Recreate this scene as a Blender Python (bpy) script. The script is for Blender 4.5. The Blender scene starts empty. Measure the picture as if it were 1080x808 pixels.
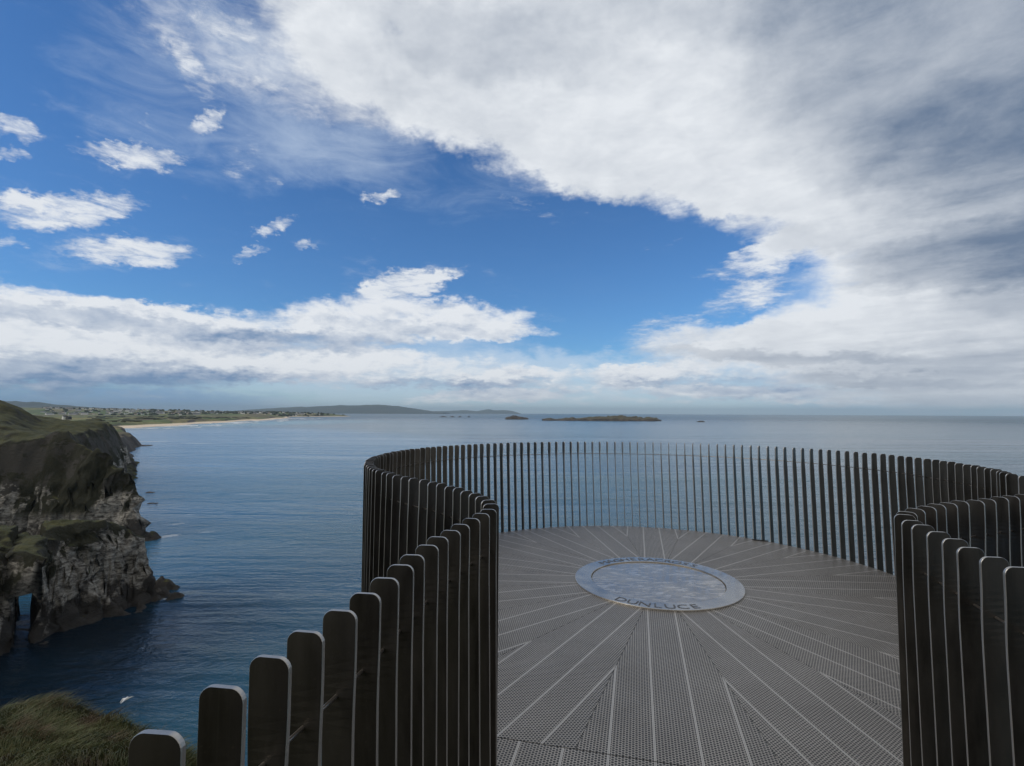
import bpy, bmesh, math, random
import numpy as np
from mathutils import Vector, Matrix
random.seed(7); rng = np.random.default_rng(7)
SC = bpy.context.scene
COL = SC.collection
R = math.radians
SEA = -45.0
CAMZ = 1.65

# ---------------------------------------------------------------- camera
F, CX, CY, ROLL = 550.0, 540.0, 404.0, 0.0042
PITCH = math.atan((435.7 - 404) / F)
cam_d = bpy.data.cameras.new('camera'); cam = bpy.data.objects.new('camera', cam_d); COL.objects.link(cam)
cam_d.sensor_width = 36; cam_d.lens = 36 * F / 1080; cam_d.clip_start = 0.05; cam_d.clip_end = 250000
cam.matrix_world = Matrix.Translation((0, 0, CAMZ)) @ Matrix.Rotation(math.pi / 2 + PITCH, 4, 'X') @ Matrix.Rotation(ROLL, 4, 'Z')
SC.camera = cam

def ray(px, py):
    """direction (X, 1, Z) seen at a pixel of the photograph, used to read off bearings and heights"""
    dx, dy = px - CX, py - CY
    x = math.cos(ROLL) * dx + math.sin(ROLL) * dy; y = -math.sin(ROLL) * dx + math.cos(ROLL) * dy
    v = y / F; fw = math.cos(PITCH) + v * math.sin(PITCH); up = math.sin(PITCH) - v * math.cos(PITCH)
    return x / F / fw, up / fw
def at(px, py, d):
    a, b = ray(px, py); return Vector((a * d, d, CAMZ + b * d))

# ---------------------------------------------------------------- scene helpers
def tag(o, label=None, cat=None, group=None, kind=None):
    for k, v in (('label', label), ('category', cat), ('group', group), ('kind', kind)):
        if v: o[k] = v
    return o
def link(name, me, parent=None, mats=(), smooth=False):
    o = bpy.data.objects.new(name, me); COL.objects.link(o)
    for m in mats: me.materials.append(m)
    if parent: o.parent = parent
    if smooth: me.shade_smooth()
    return o
def empty(name, loc=(0, 0, 0)):
    o = bpy.data.objects.new(name, None); COL.objects.link(o); o.location = loc; o.empty_display_size = .2
    return o
def mesh(name, v, f):
    me = bpy.data.meshes.new(name); me.from_pydata([tuple(p) for p in v], [], [tuple(q) for q in f]); me.update(); return me
def grid_mesh(name, P):
    """P: (rows, cols, 3) -> quad sheet"""
    n, m = P.shape[:2]
    me = bpy.data.meshes.new(name)
    idx = np.arange(n * m).reshape(n, m)
    q = np.stack([idx[:-1, :-1], idx[:-1, 1:], idx[1:, 1:], idx[1:, :-1]], -1).reshape(-1, 4)
    return fast_mesh(me, P.reshape(-1, 3), q)
def fast_mesh(me, V, Q):
    k = Q.shape[1]
    me.vertices.add(len(V)); me.vertices.foreach_set('co', V.astype(np.float32).ravel())
    me.loops.add(Q.size); me.loops.foreach_set('vertex_index', Q.astype(np.int32).ravel())
    me.polygons.add(len(Q)); me.polygons.foreach_set('loop_start', np.arange(0, Q.size, k, dtype=np.int32))
    me.polygons.foreach_set('loop_total', np.full(len(Q), k, np.int32))
    me.update(calc_edges=True); me.validate(); return me

# ---------------------------------------------------------------- numpy noise
def _h(ix, iy, iz):
    h = (ix.astype(np.int64) * 374761393 + iy.astype(np.int64) * 668265263 + iz.astype(np.int64) * 2147483647) & 0xffffffff
    h = ((h ^ (h >> 13)) * 1274126177) & 0xffffffff
    h = ((h ^ (h >> 16)) * 2246822519) & 0xffffffff
    return ((h ^ (h >> 15)) & 0xffffff) / float(0xffffff)
def vnoise(x, y, z=0.0):
    x, y, z = np.broadcast_arrays(np.asarray(x, float), np.asarray(y, float), np.asarray(z, float))
    ix, iy, iz = np.floor(x), np.floor(y), np.floor(z); fx, fy, fz = x - ix, y - iy, z - iz
    u, v, w = [t * t * t * (t * (t * 6 - 15) + 10) for t in (fx, fy, fz)]
    r = 0
    for a in (0, 1):
        for b in (0, 1):
            for c in (0, 1):
                r = r + _h(ix + a, iy + b, iz + c) * (u if a else 1 - u) * (v if b else 1 - v) * (w if c else 1 - w)
    return r * 2 - 1
def fbm(x, y, z=0.0, o=4, g=.5):
    s, a, k = 0, 1.0, 1.0
    for i in range(o):
        s = s + a * vnoise(np.asarray(x) * k + 17.3 * i, np.asarray(y) * k - 9.1 * i, np.asarray(z) * k + 4.7 * i); a *= g; k *= 2.03
    return s
def sdf(X, Y, poly):
    """signed distance, positive inside"""
    p = np.asarray(poly, float); q = np.roll(p, -1, 0)
    d2 = np.full(X.shape, 1e18); ins = np.zeros(X.shape, bool)
    for (ax, ay), (bx, by) in zip(p, q):
        ex, ey = bx - ax, by - ay
        t = np.clip(((X - ax) * ex + (Y - ay) * ey) / (ex * ex + ey * ey), 0, 1)
        d2 = np.minimum(d2, (X - ax - t * ex) ** 2 + (Y - ay - t * ey) ** 2)
        if ay != by:
            c = ((ay > Y) != (by > Y)) & (X < (bx - ax) * (Y - ay) / (by - ay) + ax); ins ^= c
    return np.sqrt(d2) * np.where(ins, 1, -1)
def smooth(t): t = np.clip(t, 0, 1); return t * t * (3 - 2 * t)

# ---------------------------------------------------------------- node helper
class NT:
    def __init__(s, tree): s.t = tree; s.n = tree.nodes; s.l = tree.links
    def new(s, typ, **kw):
        n = s.n.new(typ)
        for k, v in kw.items(): setattr(n, k, v)
        return n
    def put(s, sock, v):
        if isinstance(v, bpy.types.NodeSocket): s.l.new(v, sock)
        elif v is not None: sock.default_value = v
    def math(s, op, a, b=None, c=None, clamp=False):
        n = s.new('ShaderNodeMath', operation=op, use_clamp=clamp)
        for i, v in enumerate((a, b, c)): s.put(n.inputs[i], v) if v is not None else None
        return n.outputs[0]
    def vmath(s, op, a, b=None, scale=None):
        n = s.new('ShaderNodeVectorMath', operation=op); s.put(n.inputs[0], a)
        if b is not None: s.put(n.inputs[1], b)
        if scale is not None: s.put(n.inputs['Scale'], scale)
        return n.outputs['Value'] if op in ('LENGTH', 'DOT_PRODUCT') else n.outputs[0]
    def mapr(s, v, a, b, c=0., d=1., interp='LINEAR'):
        n = s.new('ShaderNodeMapRange', interpolation_type=interp, clamp=(interp == 'LINEAR'))   # the smooth ones stay in range by themselves
        for i, w in enumerate((v, a, b, c, d)): s.put(n.inputs[i], w)
        return n.outputs[0]
    def noise(s, vec, scale, detail=4., rough=.5, dist=0., out='Fac', typ='FBM'):
        n = s.new('ShaderNodeTexNoise', noise_type=typ) ; s.put(n.inputs['Vector'], vec)
        n.inputs['Scale'].default_value = scale; n.inputs['Detail'].default_value = detail
        n.inputs['Roughness'].default_value = rough; n.inputs['Distortion'].default_value = dist
        return n.outputs[out]
    def mix(s, f, a, b, blend='MIX'):
        n = s.new('ShaderNodeMix', data_type='RGBA', blend_type=blend); s.put(n.inputs[0], f)
        s.put(n.inputs[6], a if isinstance(a, bpy.types.NodeSocket) else (*a, 1)); s.put(n.inputs[7], b if isinstance(b, bpy.types.NodeSocket) else (*b, 1))
        return n.outputs[2]
    def mapping(s, vec, loc=(0, 0, 0), rot=(0, 0, 0), sc=(1, 1, 1), typ='POINT'):
        n = s.new('ShaderNodeMapping', vector_type=typ); s.put(n.inputs[0], vec)
        n.inputs['Location'].default_value = loc; n.inputs['Rotation'].default_value = rot; n.inputs['Scale'].default_value = sc
        return n.outputs[0]
    def bump(s, h, strength=1., dist=1., normal=None):
        n = s.new('ShaderNodeBump'); s.put(n.inputs['Height'], h); s.put(n.inputs['Strength'], strength); s.put(n.inputs['Distance'], dist)
        if normal is not None: s.put(n.inputs['Normal'], normal)
        return n.outputs[0]
def material(name):
    m = bpy.data.materials.new(name); m.use_nodes = True
    t = NT(m.node_tree); b = m.node_tree.nodes['Principled BSDF']
    return m, t, b
def pos(t): return t.new('ShaderNodeNewGeometry').outputs['Position']
def objc(t): return t.new('ShaderNodeTexCoord').outputs['Object']
def xyz(t, v):
    n = t.new('ShaderNodeSeparateXYZ'); t.put(n.inputs[0], v); return n.outputs
def setp(t, b, **kw):
    for k, v in kw.items():
        k = k.replace('_', ' ')
        if isinstance(v, tuple) and len(v) == 3: v = (*v, 1)
        t.put(b.inputs[k], v)

SKY_TINT = (.42, .77, 1.16)
# ================================================================ SKY
SUN_AZ, SUN_EL = -112.0, 40.0     # azimuth from the view axis, degrees, minus is to the left
W = bpy.data.worlds.new('World'); SC.world = W; W.use_nodes = True
wt = NT(W.node_tree); bg = W.node_tree.nodes['Background']
sky = wt.new('ShaderNodeTexSky', sky_type='NISHITA'); sky.sun_disc = False
sky.sun_elevation = R(SUN_EL); sky.sun_rotation = R(SUN_AZ % 360); sky.altitude = 50
sky.air_density = 1.0; sky.dust_density = 0.2; sky.ozone_density = 1.0
SKY_STR = 0.1
bg.inputs['Strength'].default_value = SKY_STR
vdir = wt.new('ShaderNodeTexCoord').outputs['Generated']
sx, sy, sz = xyz(wt, vdir)
az = wt.math('MULTIPLY', wt.math('ARCTAN2', sx, sy), 180 / math.pi)
el = wt.math('MULTIPLY', wt.math('ARCSINE', sz), 180 / math.pi)
cxy = wt.new('ShaderNodeCombineXYZ'); wt.put(cxy.inputs[0], az); wt.put(cxy.inputs[1], el); cxy.inputs[2].default_value = 1.0
S = cxy.outputs[0]
def azel(px, py):
    a, b = ray(px, py); return math.degrees(math.atan(a)), math.degrees(math.atan(b / math.hypot(1, a)))
# cloud-sheet coordinate: flattened towards the horizon
elp = wt.math('POWER', wt.math('MAXIMUM', el, 0.0), 0.72)
cn = wt.new('ShaderNodeCombineXYZ'); wt.put(cn.inputs[0], wt.math('MULTIPLY', az, .55)); wt.put(cn.inputs[1], wt.math('MULTIPLY', elp, 2.6))
N = cn.outputs[0]
NF = wt.mapping(N, rot=(0, 0, R(-14)), sc=(.42, 1, 1))       # streaky version for wind-drawn edges
NR = wt.mapping(N, rot=(0, 0, R(62)), sc=(.5, 1, 1))         # the fibrous fringe of the sheet falls the other way
def cen(c): return wt.vmath('SUBTRACT', c, (.5, .5, .5))
warp = cen(wt.noise(N, .12, 4, .55, 0, 'Color')); warp2 = cen(wt.noise(N, .5, 5, .62, 0, 'Color')); warp3 = cen(wt.noise(N, 1.7, 4, .6, 0, 'Color'))
def warped(a, b, c):
    v = wt.vmath('ADD', S, wt.vmath('MULTIPLY', warp, (a, a * .6, 0)))
    v = wt.vmath('ADD', v, wt.vmath('MULTIPLY', warp2, (b, b * .7, 0)))
    return wt.vmath('ADD', v, wt.vmath('MULTIPLY', warp3, (c, c * .7, 0)))
SW1 = warped(3.5, 5.0, 1.6); SW2 = warped(1.5, 3.0, 2.4)
def blob(vec, px, py, rx, ry, rot, amp, inner=0.0):
    a0, e0 = azel(px, py); a1, e1 = azel(px + 5, py); a2, e2 = azel(px, py - 5)
    kx = math.hypot(a1 - a0, e1 - e0) / 5; ky = math.hypot(a2 - a0, e2 - e0) / 5
    slope = math.degrees(math.atan2(e1 - e0, a1 - a0))
    t = R(-rot + slope); c, sn = math.cos(t), math.sin(t); ax_, ay_ = max(rx * kx, .01), max(ry * ky, .01)
    u = wt.vmath('DOT_PRODUCT', vec, (c / ax_, sn / ax_, -(c * a0 + sn * e0) / ax_)); v = wt.vmath('DOT_PRODUCT', vec, (-sn / ay_, c / ay_, -(c * e0 - sn * a0) / ay_))
    return wt.mapr(wt.math('MULTIPLY_ADD', u, u, wt.math('MULTIPLY', v, v)), 1, inner * inner, 0, amp, 'SMOOTHSTEP')
def total(vec, L, base=0.0):
    r = None
    for q in L:
        b = blob(vec, *q); r = b if r is None else wt.math('ADD', r, b)
    return wt.math('ADD', r, base)
def sub5(n, k): return wt.math('MULTIPLY', wt.math('SUBTRACT', n, .5), k)
def add(*a):
    r = a[0]
    for q in a[1:]: r = wt.math('ADD', r, q)
    return r
# ---- the broad stratocumulus sheet (upper right); blob rotation is degrees clockwise in the picture
sheet = [
 (800, -60, 620, 310, 6, 1.5, .65), (1090, 230, 330, 200, 6, 1.5, .4), (1000, 365, 330, 85, 0, 1.4, .4), (760, 366, 130, 32, 0, 1.1, .2),
 (560, 130, 190, 85, 14, 1.0, .2), (640, 178, 150, 42, 12, 1.0, .2), (770, 170, 160, 60, 14, 1.1, .3), (810, 225, 110, 45, 18, .8, .1), (430, 50, 200, 100, 20, 1.1, .15), (470, -30, 220, 80, 0, .8, .2), (400, 110, 120, 60, 30, .45, .0),
 (290, 50, 190, 110, 24, .42, .0),
 (680, 292, 160, 66, 4, -1.3, .35), (540, 248, 230, 46, 6, -1.3, .3), (770, 292, 60, 34, -30, -.5, .1), (850, 285, 60, 70, 0, .35, 0), (440, 175, 130, 36, 14, -.45, .1), (350, 150, 90, 26, 16, -.3, .1),
]
C1 = total(SW1, sheet, -.50)
n1 = wt.noise(N, .20, 8, .57, .3); n1b = wt.noise(NR, 1.15, 8, .70, .5); n1c = wt.noise(NF, .5, 8, .62, .4)
d1 = add(C1, sub5(n1, 1.15), sub5(n1b, 1.0), sub5(n1c, .6))
a1 = wt.mapr(d1, -.46, .74, 0, 1, 'SMOOTHSTEP')
# ---- the cumulus bank on the left and along the horizon
bank = [
 (40, 350, 330, 58, 6, 1.6, .5), (250, 362, 260, 42, 3, 1.4, .4), (440, 336, 165, 32, 3, 1.6, .35), (500, 350, 100, 14, 2, .7, .1),
 (120, 398, 280, 26, 0, 1.2, .3), (430, 392, 200, 26, 0, 1.3, .3), (500, 419, 110, 11, -2, 1.2, .2), (600, 400, 160, 18, -3, .95, .2),
 (760, 396, 190, 26, 0, 1.2, .3), (760, 352, 100, 18, 0, 1.0, .2), (680, 418, 260, 13, 0, .9, .2), (960, 420, 240, 16, 0, 1.0, .2),
]
C2 = total(SW2, bank, -.78)
n2 = wt.noise(N, .55, 9, .60, .25); n2b = wt.noise(NF, .9, 8, .62, .4)
d2 = add(C2, sub5(n2, 1.9), sub5(n2b, 1.2))
a2 = wt.math('MULTIPLY', wt.mapr(d2, -.30, .85, 0, 1, 'SMOOTHSTEP'), .97)
# ---- loose puffs, drawn out by the wind
puffs = [
 (70, 220, 115, 26, -3, 1.5, .2), (15, 208, 55, 14, 10, .9, .1), (5, 252, 50, 9, 14, 1.0, .1), (140, 265, 92, 22, 2, 1.6, .2), (60, 240, 70, 12, 0, .6, .1),
 (20, 138, 46, 20, 16, 1.35, .1), (8, 161, 34, 10, 10, 1.1, .1), (142, 162, 74, 17, 9, 1.45, .2),
 (216, 130, 26, 14, -24, 1.2, .1), (292, 240, 34, 11, -22, 1.25, .1), (326, 257, 20, 8, -18, 1.05, .1), (402, 206, 32, 9, -14, 1.2, .1), (292, 191, 18, 7, 0, .9, .1), (262, 268, 34, 8, -18, .9, .1),
 (430, 298, 58, 22, -4, 1.75, .25), (389, 308, 20, 11, -10, 1.2, .1), (470, 292, 34, 9, -14, .8, .1),
 (185, 46, 40, 46, 60, .72, .05), (210, 85, 60, 24, 62, .70, .05), (255, 50, 70, 36, 34, .66, .05), (266, 88, 60, 15, 8, .80, .1), (240, 25, 90, 20, 20, .5, 0), (256, 165, 50, 24, -30, .55, .0), (395, 105, 60, 24, 20, .7, .1),
 (805, 268, 95, 20, -22, 1.2, .1), (840, 248, 70, 20, -16, 1.0, .1), (775, 316, 60, 26, -24, .85, .05), (815, 300, 50, 40, -30, .8, 0), (700, 345, 60, 14, -6, 1.0, .1), (640, 372, 40, 8, -5, .6, .1), (560, 352, 40, 8, 0, .8, .1), (150, 70, 12, 8, 0, .7, 0), (156, 128, 10, 12, 0, .7, 0),
 (560, 218, 90, 12, 14, .5, .1), (690, 262, 40, 10, -10, .35, 0),
]
NS = wt.mapping(N, rot=(0, 0, R(24)), sc=(.30, 1.5, 1)); n6 = wt.noise(NS, .55, 7, .6, .5)
str_m = total(S, [(985, 270, 260, 120, -8, 1.0, .2), (960, 385, 300, 50, 0, .9, .2)], 0)
streak = wt.math('MULTIPLY', str_m, sub5(n6, .55))
n4 = wt.noise(NF, 1.25, 9, .66, .6); n4b = wt.noise(NR, 2.2, 6, .66, .4)
C4 = total(SW2, puffs, -.72)
d4 = add(C4, sub5(n4, 2.3), sub5(n4b, 1.5))
a4 = wt.math('MULTIPLY', wt.mapr(d4, -.30, 1.25, 0, 1, 'SMOOTHSTEP'), .97)
# ---- thin veil and distant showers
n3 = wt.noise(NF, .5, 8, .66, .8)
C3 = total(SW1, [(250, 110, 260, 140, 12, .55), (450, 190, 220, 60, 12, .4), (330, 385, 380, 70, 0, 1.0), (930, 330, 170, 110, 0, .9), (650, 408, 380, 46, 0, 1.15), (640, 434, 460, 18, 0, 1.1), (300, 20, 160, 80, 0, .35)], -.25)
a3 = wt.math('MULTIPLY', wt.mapr(add(C3, sub5(n3, .9)), 0, .95, 0, 1, 'SMOOTHSTEP'), .6)
C5 = total(SW2, [(90, 428, 300, 28, 0, .95, .35), (980, 428, 260, 18, 0, .35, .2)], 0)
a5 = wt.math('MULTIPLY', add(C5, sub5(n3, .4)), .8, clamp=True)
# ---- brightness: the sun side of each lump is brighter than its base, thick parts are grey
n1o = wt.noise(wt.vmath('ADD', N, (-.6, 1.3, 0)), .20, 6, .57, .3); n2o = wt.noise(wt.vmath('ADD', N, (-.25, .75, 0)), .55, 7, .60, .25)
rel1 = wt.math('MULTIPLY', wt.math('SUBTRACT', n1, n1o), .55); rel2 = wt.math('MULTIPLY', wt.math('SUBTRACT', n2, n2o), 1.15)
grey1 = total(SW1, [(1030, 50, 400, 230, 8, .60, .3), (1080, 300, 120, 60, 0, .22), (1100, 180, 330, 140, 0, .25, .1), (520, 46, 150, 60, 5, .30, .15), (720, -10, 240, 70, 0, .25), (1020, 272, 230, 46, -9, .50, .25), (1000, 398, 250, 44, 0, .30, .1), (800, 376, 190, 12, 2, .30, .1), (880, 400, 220, 9, 0, .2), (1060, 340, 140, 60, 0, .16), (860, 250, 70, 20, 0, .15), (850, 300, 110, 45, 0, -.3, .1), (430, 80, 90, 50, 20, .15)], 0)
br1 = add(wt.math('SUBTRACT', .90, grey1), rel1, streak, sub5(n1c, .42), sub5(n1b, .28))
grey2 = total(SW2, [(150, 343, 300, 13, 7, .42, .2), (90, 398, 330, 28, 3, .62, .4), (330, 362, 190, 16, 0, .45, .3), (440, 347, 150, 9, 4, .30, .1), (280, 408, 360, 22, 0, .35, .2), (640, 414, 280, 22, 0, .30), (480, 405, 150, 7, 0, .35), (920, 405, 280, 30, 0, .40, .2), (790, 378, 170, 9, 2, .45, .1), (700, 404, 120, 5, 0, .3, .1)], 0)
br2 = add(wt.math('SUBTRACT', 1.0, grey2), rel2, sub5(n2b, .45))
br4 = add(sub5(n4, .7), .90, wt.mapr(d4, 0, 1, -.12, .12))
WH = (.80, .835, .88); GR = (.155, .215, .32)
def cloudcol(br): return wt.mix(wt.math('MULTIPLY', br, 1.0, clamp=True), GR, WH)
k = 1 / SKY_STR
# clear-sky colour: Nishita, as deep a blue as this clear northern air
skyc = wt.mix(1., sky.outputs[0], SKY_TINT, 'MULTIPLY')
def scaled(c): return wt.vmath('SCALE', c, scale=k)
def const(c): return wt.mix(0., c, c)
col = wt.mix(a3, skyc, scaled(const((.66, .76, .88))))
col = wt.mix(a4, col, scaled(cloudcol(br4)))
col = wt.mix(a5, col, scaled(const((.17, .31, .57))))
col = wt.mix(a2, col, scaled(wt.mix(wt.math('MULTIPLY', br2, 1.0, clamp=True), (.17, .275, .46), (.83, .86, .90))))
col = wt.mix(a1, col, scaled(cloudcol(br1)))
# the overcast that has just passed over: overhead and behind, where it shades the platform
a6 = wt.math('MAXIMUM', wt.mapr(sy, .42, -.05, 0, 1, 'SMOOTHSTEP'), wt.mapr(sz, .70, .86, 0, 1, 'SMOOTHSTEP'))
c6 = wt.mix(wt.mapr(n1, .35, .65), (.36, .365, .37), (.66, .65, .635))
col = wt.mix(wt.mapr(a6, .08, 1., 0, .93), col, scaled(c6))
wt.put(bg.inputs['Color'], col)
W.cycles.sampling_method = 'MANUAL'; W.cycles.sample_map_resolution = 1024

sun_d = bpy.data.lights.new('sun', 'SUN'); sun = bpy.data.objects.new('sun', sun_d); COL.objects.link(sun)
sun_d.energy = 1.4; sun_d.angle = R(42); sun_d.color = (1, .95, .86)
sd = Vector((math.sin(R(SUN_AZ)) * math.cos(R(SUN_EL)), math.cos(R(SUN_AZ)) * math.cos(R(SUN_EL)), math.sin(R(SUN_EL))))
sun.rotation_euler = (-sd).to_track_quat('-Z', 'Y').to_euler()

# ================================================================ MATERIALS
def mat_fin():
    m, t, b = material('patinated_steel'); p = objc(t)
    w = t.new('ShaderNodeObjectInfo').outputs['Random']
    n = t.noise(t.vmath('ADD', t.mapping(p, sc=(1, 1, .25)), t.vmath('SCALE', (31., 17., 5.), scale=w)), 22, 5, .6)
    n2 = t.noise(p, 160, 2, .5)
    c = t.mix(t.mapr(n, .3, .7), (.044, .040, .035), (.080, .072, .063))
    c = t.mix(t.math('MULTIPLY', w, .5), c, (.125, .115, .103))
    run = t.noise(t.vmath('ADD', t.mapping(p, sc=(160, 160, .9)), t.vmath('SCALE', (13., 7., 29.), scale=w)), 1., 5, .62)
    c = t.mix(t.mapr(run, .50, .75, 0, .22), c, (.11, .102, .092))
    c = t.mix(t.mapr(n2, .66, .74, 0, .35), c, (.14, .12, .095))
    setp(t, b, Base_Color=c, Metallic=.85, Roughness=t.mapr(n, .25, .75, .30, .46))
    t.put(b.inputs['Normal'], t.bump(t.math('ADD', n, t.math('MULTIPLY', n2, .15)), .08, .01))
    return m
def mat_edge():
    m, t, b = material('brushed_edge'); p = objc(t)
    n = t.noise(t.mapping(p, sc=(1, 1, .1)), 90, 4, .6)
    setp(t, b, Base_Color=t.mix(n, (.30, .285, .265), (.55, .53, .50)), Metallic=.85, Roughness=.38)
    return m
def mat_rod():
    m, t, b = material('steel_rod'); setp(t, b, Base_Color=(.30, .27, .24), Metallic=.9, Roughness=.3); return m
def mat_dark():
    m, t, b = material('dark_galvanised_steel'); n = t.noise(objc(t), 6, 4)
    setp(t, b, Base_Color=t.mix(n, (.03, .03, .03), (.06, .058, .055)), Metallic=.4, Roughness=.6); return m
def mat_black():
    m, t, b = material('black_gap'); n = t.noise(objc(t), 30, 2); setp(t, b, Base_Color=t.mix(n, (.008, .008, .008), (.02, .02, .02)), Roughness=.8); return m
def mat_deck():
    """perforated metal planks: UV is in metres, u along the plank, v across"""
    m, t, b = material('perforated_metal_decking')
    uv = t.new('ShaderNodeUVMap').outputs[0]; u, v, _ = xyz(t, uv)
    px_, py_ = .0180, .0158
    row = t.math('FLOOR', t.math('DIVIDE', v, py_))
    off = t.math('MULTIPLY', t.math('MODULO', t.math('ABSOLUTE', row), 2.), .5)
    fu = t.math('SUBTRACT', t.math('FRACT', t.math('ADD', t.math('DIVIDE', u, px_), off)), .5)
    fv = t.math('SUBTRACT', t.math('FRACT', t.math('DIVIDE', v, py_)), .5)
    r = t.math('SQRT', t.math('ADD', t.math('POWER', fu, 2.), t.math('POWER', t.math('MULTIPLY', fv, .9), 2.)))
    hole = t.mapr(r, .385, .345, 0, 1)
    # plank joint: two folded edges every 0.22 m
    j = t.math('ABSOLUTE', t.math('SUBTRACT', t.math('FRACT', t.math('ADD', t.math('DIVIDE', v, .22), .5)), .5))   # 0.5 at the joint
    strip = t.mapr(j, .470, .474, 0, 1)
    gap = t.mapr(j, .4965, .4985, 0, 1)
    hole = t.math('MULTIPLY', hole, t.math('SUBTRACT', 1., strip))
    p = pos(t); n = t.noise(p, 2.2, 5, .6); n2 = t.noise(p, 45, 3, .6)
    pl = t.new('ShaderNodeTexWhiteNoise', noise_dimensions='1D'); t.put(pl.inputs['W'], t.math('FLOOR', t.math('ADD', t.math('DIVIDE', v, .22), .5)))
    base = t.mix(t.mapr(n, .3, .7), (.33, .30, .262), (.45, .415, .37))
    base = t.mix(t.math('MULTIPLY', pl.outputs[0], .35), base, (.31, .29, .265))
    base = t.mix(t.math('MULTIPLY', n2, .3), base, (.25, .23, .21))
    stain = t.noise(p, .55, 7, .7, .8); base = t.mix(t.mapr(stain, .52, .66, 0, .38), base, (.20, .175, .145))
    spot = t.mapr(t.noise(p, 9., 3, .5), .74, .77, 0, .6); base = t.mix(spot, base, (.55, .54, .50))
    c = t.mix(strip, base, (.50, .47, .43)); c = t.mix(hole, c, (.012, .012, .012)); c = t.mix(gap, c, (.03, .03, .03))
    met = t.math('MULTIPLY', t.math('SUBTRACT', 1., hole), .7)
    setp(t, b, Base_Color=c, Metallic=met, Roughness=t.mapr(n2, .3, .7, .42, .58))
    hgt = t.math('SUBTRACT', t.math('MULTIPLY', strip, .6), hole)
    t.put(b.inputs['Normal'], t.bump(hgt, .5, .004))
    return m
def mat_plaque(ring):
    m, t, b = material('plaque_rim_steel' if ring else 'etched_plaque_steel'); p = objc(t)
    n = t.noise(p, 3.0, 8, .62, .6); n2 = t.noise(t.mapping(p, sc=(1, 3.2, 1)), 5, 8, .66, 1.2)
    if ring:
        setp(t, b, Base_Color=t.mix(t.mapr(n, .35, .65), (.40, .37, .325), (.52, .485, .43)), Metallic=.8, Roughness=t.mapr(n, .3, .7, .14, .28))
    else:
        e = t.mapr(n2, .52, .60, 0, 1); ln = t.mapr(t.math('ABSOLUTE', t.math('SUBTRACT', n2, .47)), .0, .012, 1, 0)
        c = t.mix(e, (.40, .36, .30), (.60, .555, .49))
        cont = t.math('ABSOLUTE', t.math('SUBTRACT', t.math('FRACT', t.math('MULTIPLY', n2, 9.)), .5)); c = t.mix(t.mapr(cont, .06, .0, 0, .45), c, (.16, .155, .15)); c = t.mix(t.math('MULTIPLY', ln, .7), c, (.30, .30, .30))
        setp(t, b, Base_Color=c, Metallic=.6, Roughness=t.mapr(n, .3, .7, .10, .26))
        t.put(b.inputs['Normal'], t.bump(t.math('ADD', e, n), .06, .003))
    return m
def mat_letter():
    m, t, b = material('dark_lettering'); n = t.noise(objc(t), 60, 2); setp(t, b, Base_Color=t.mix(n, (.035, .036, .04), (.10, .10, .105)), Roughness=.55); return m

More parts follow.
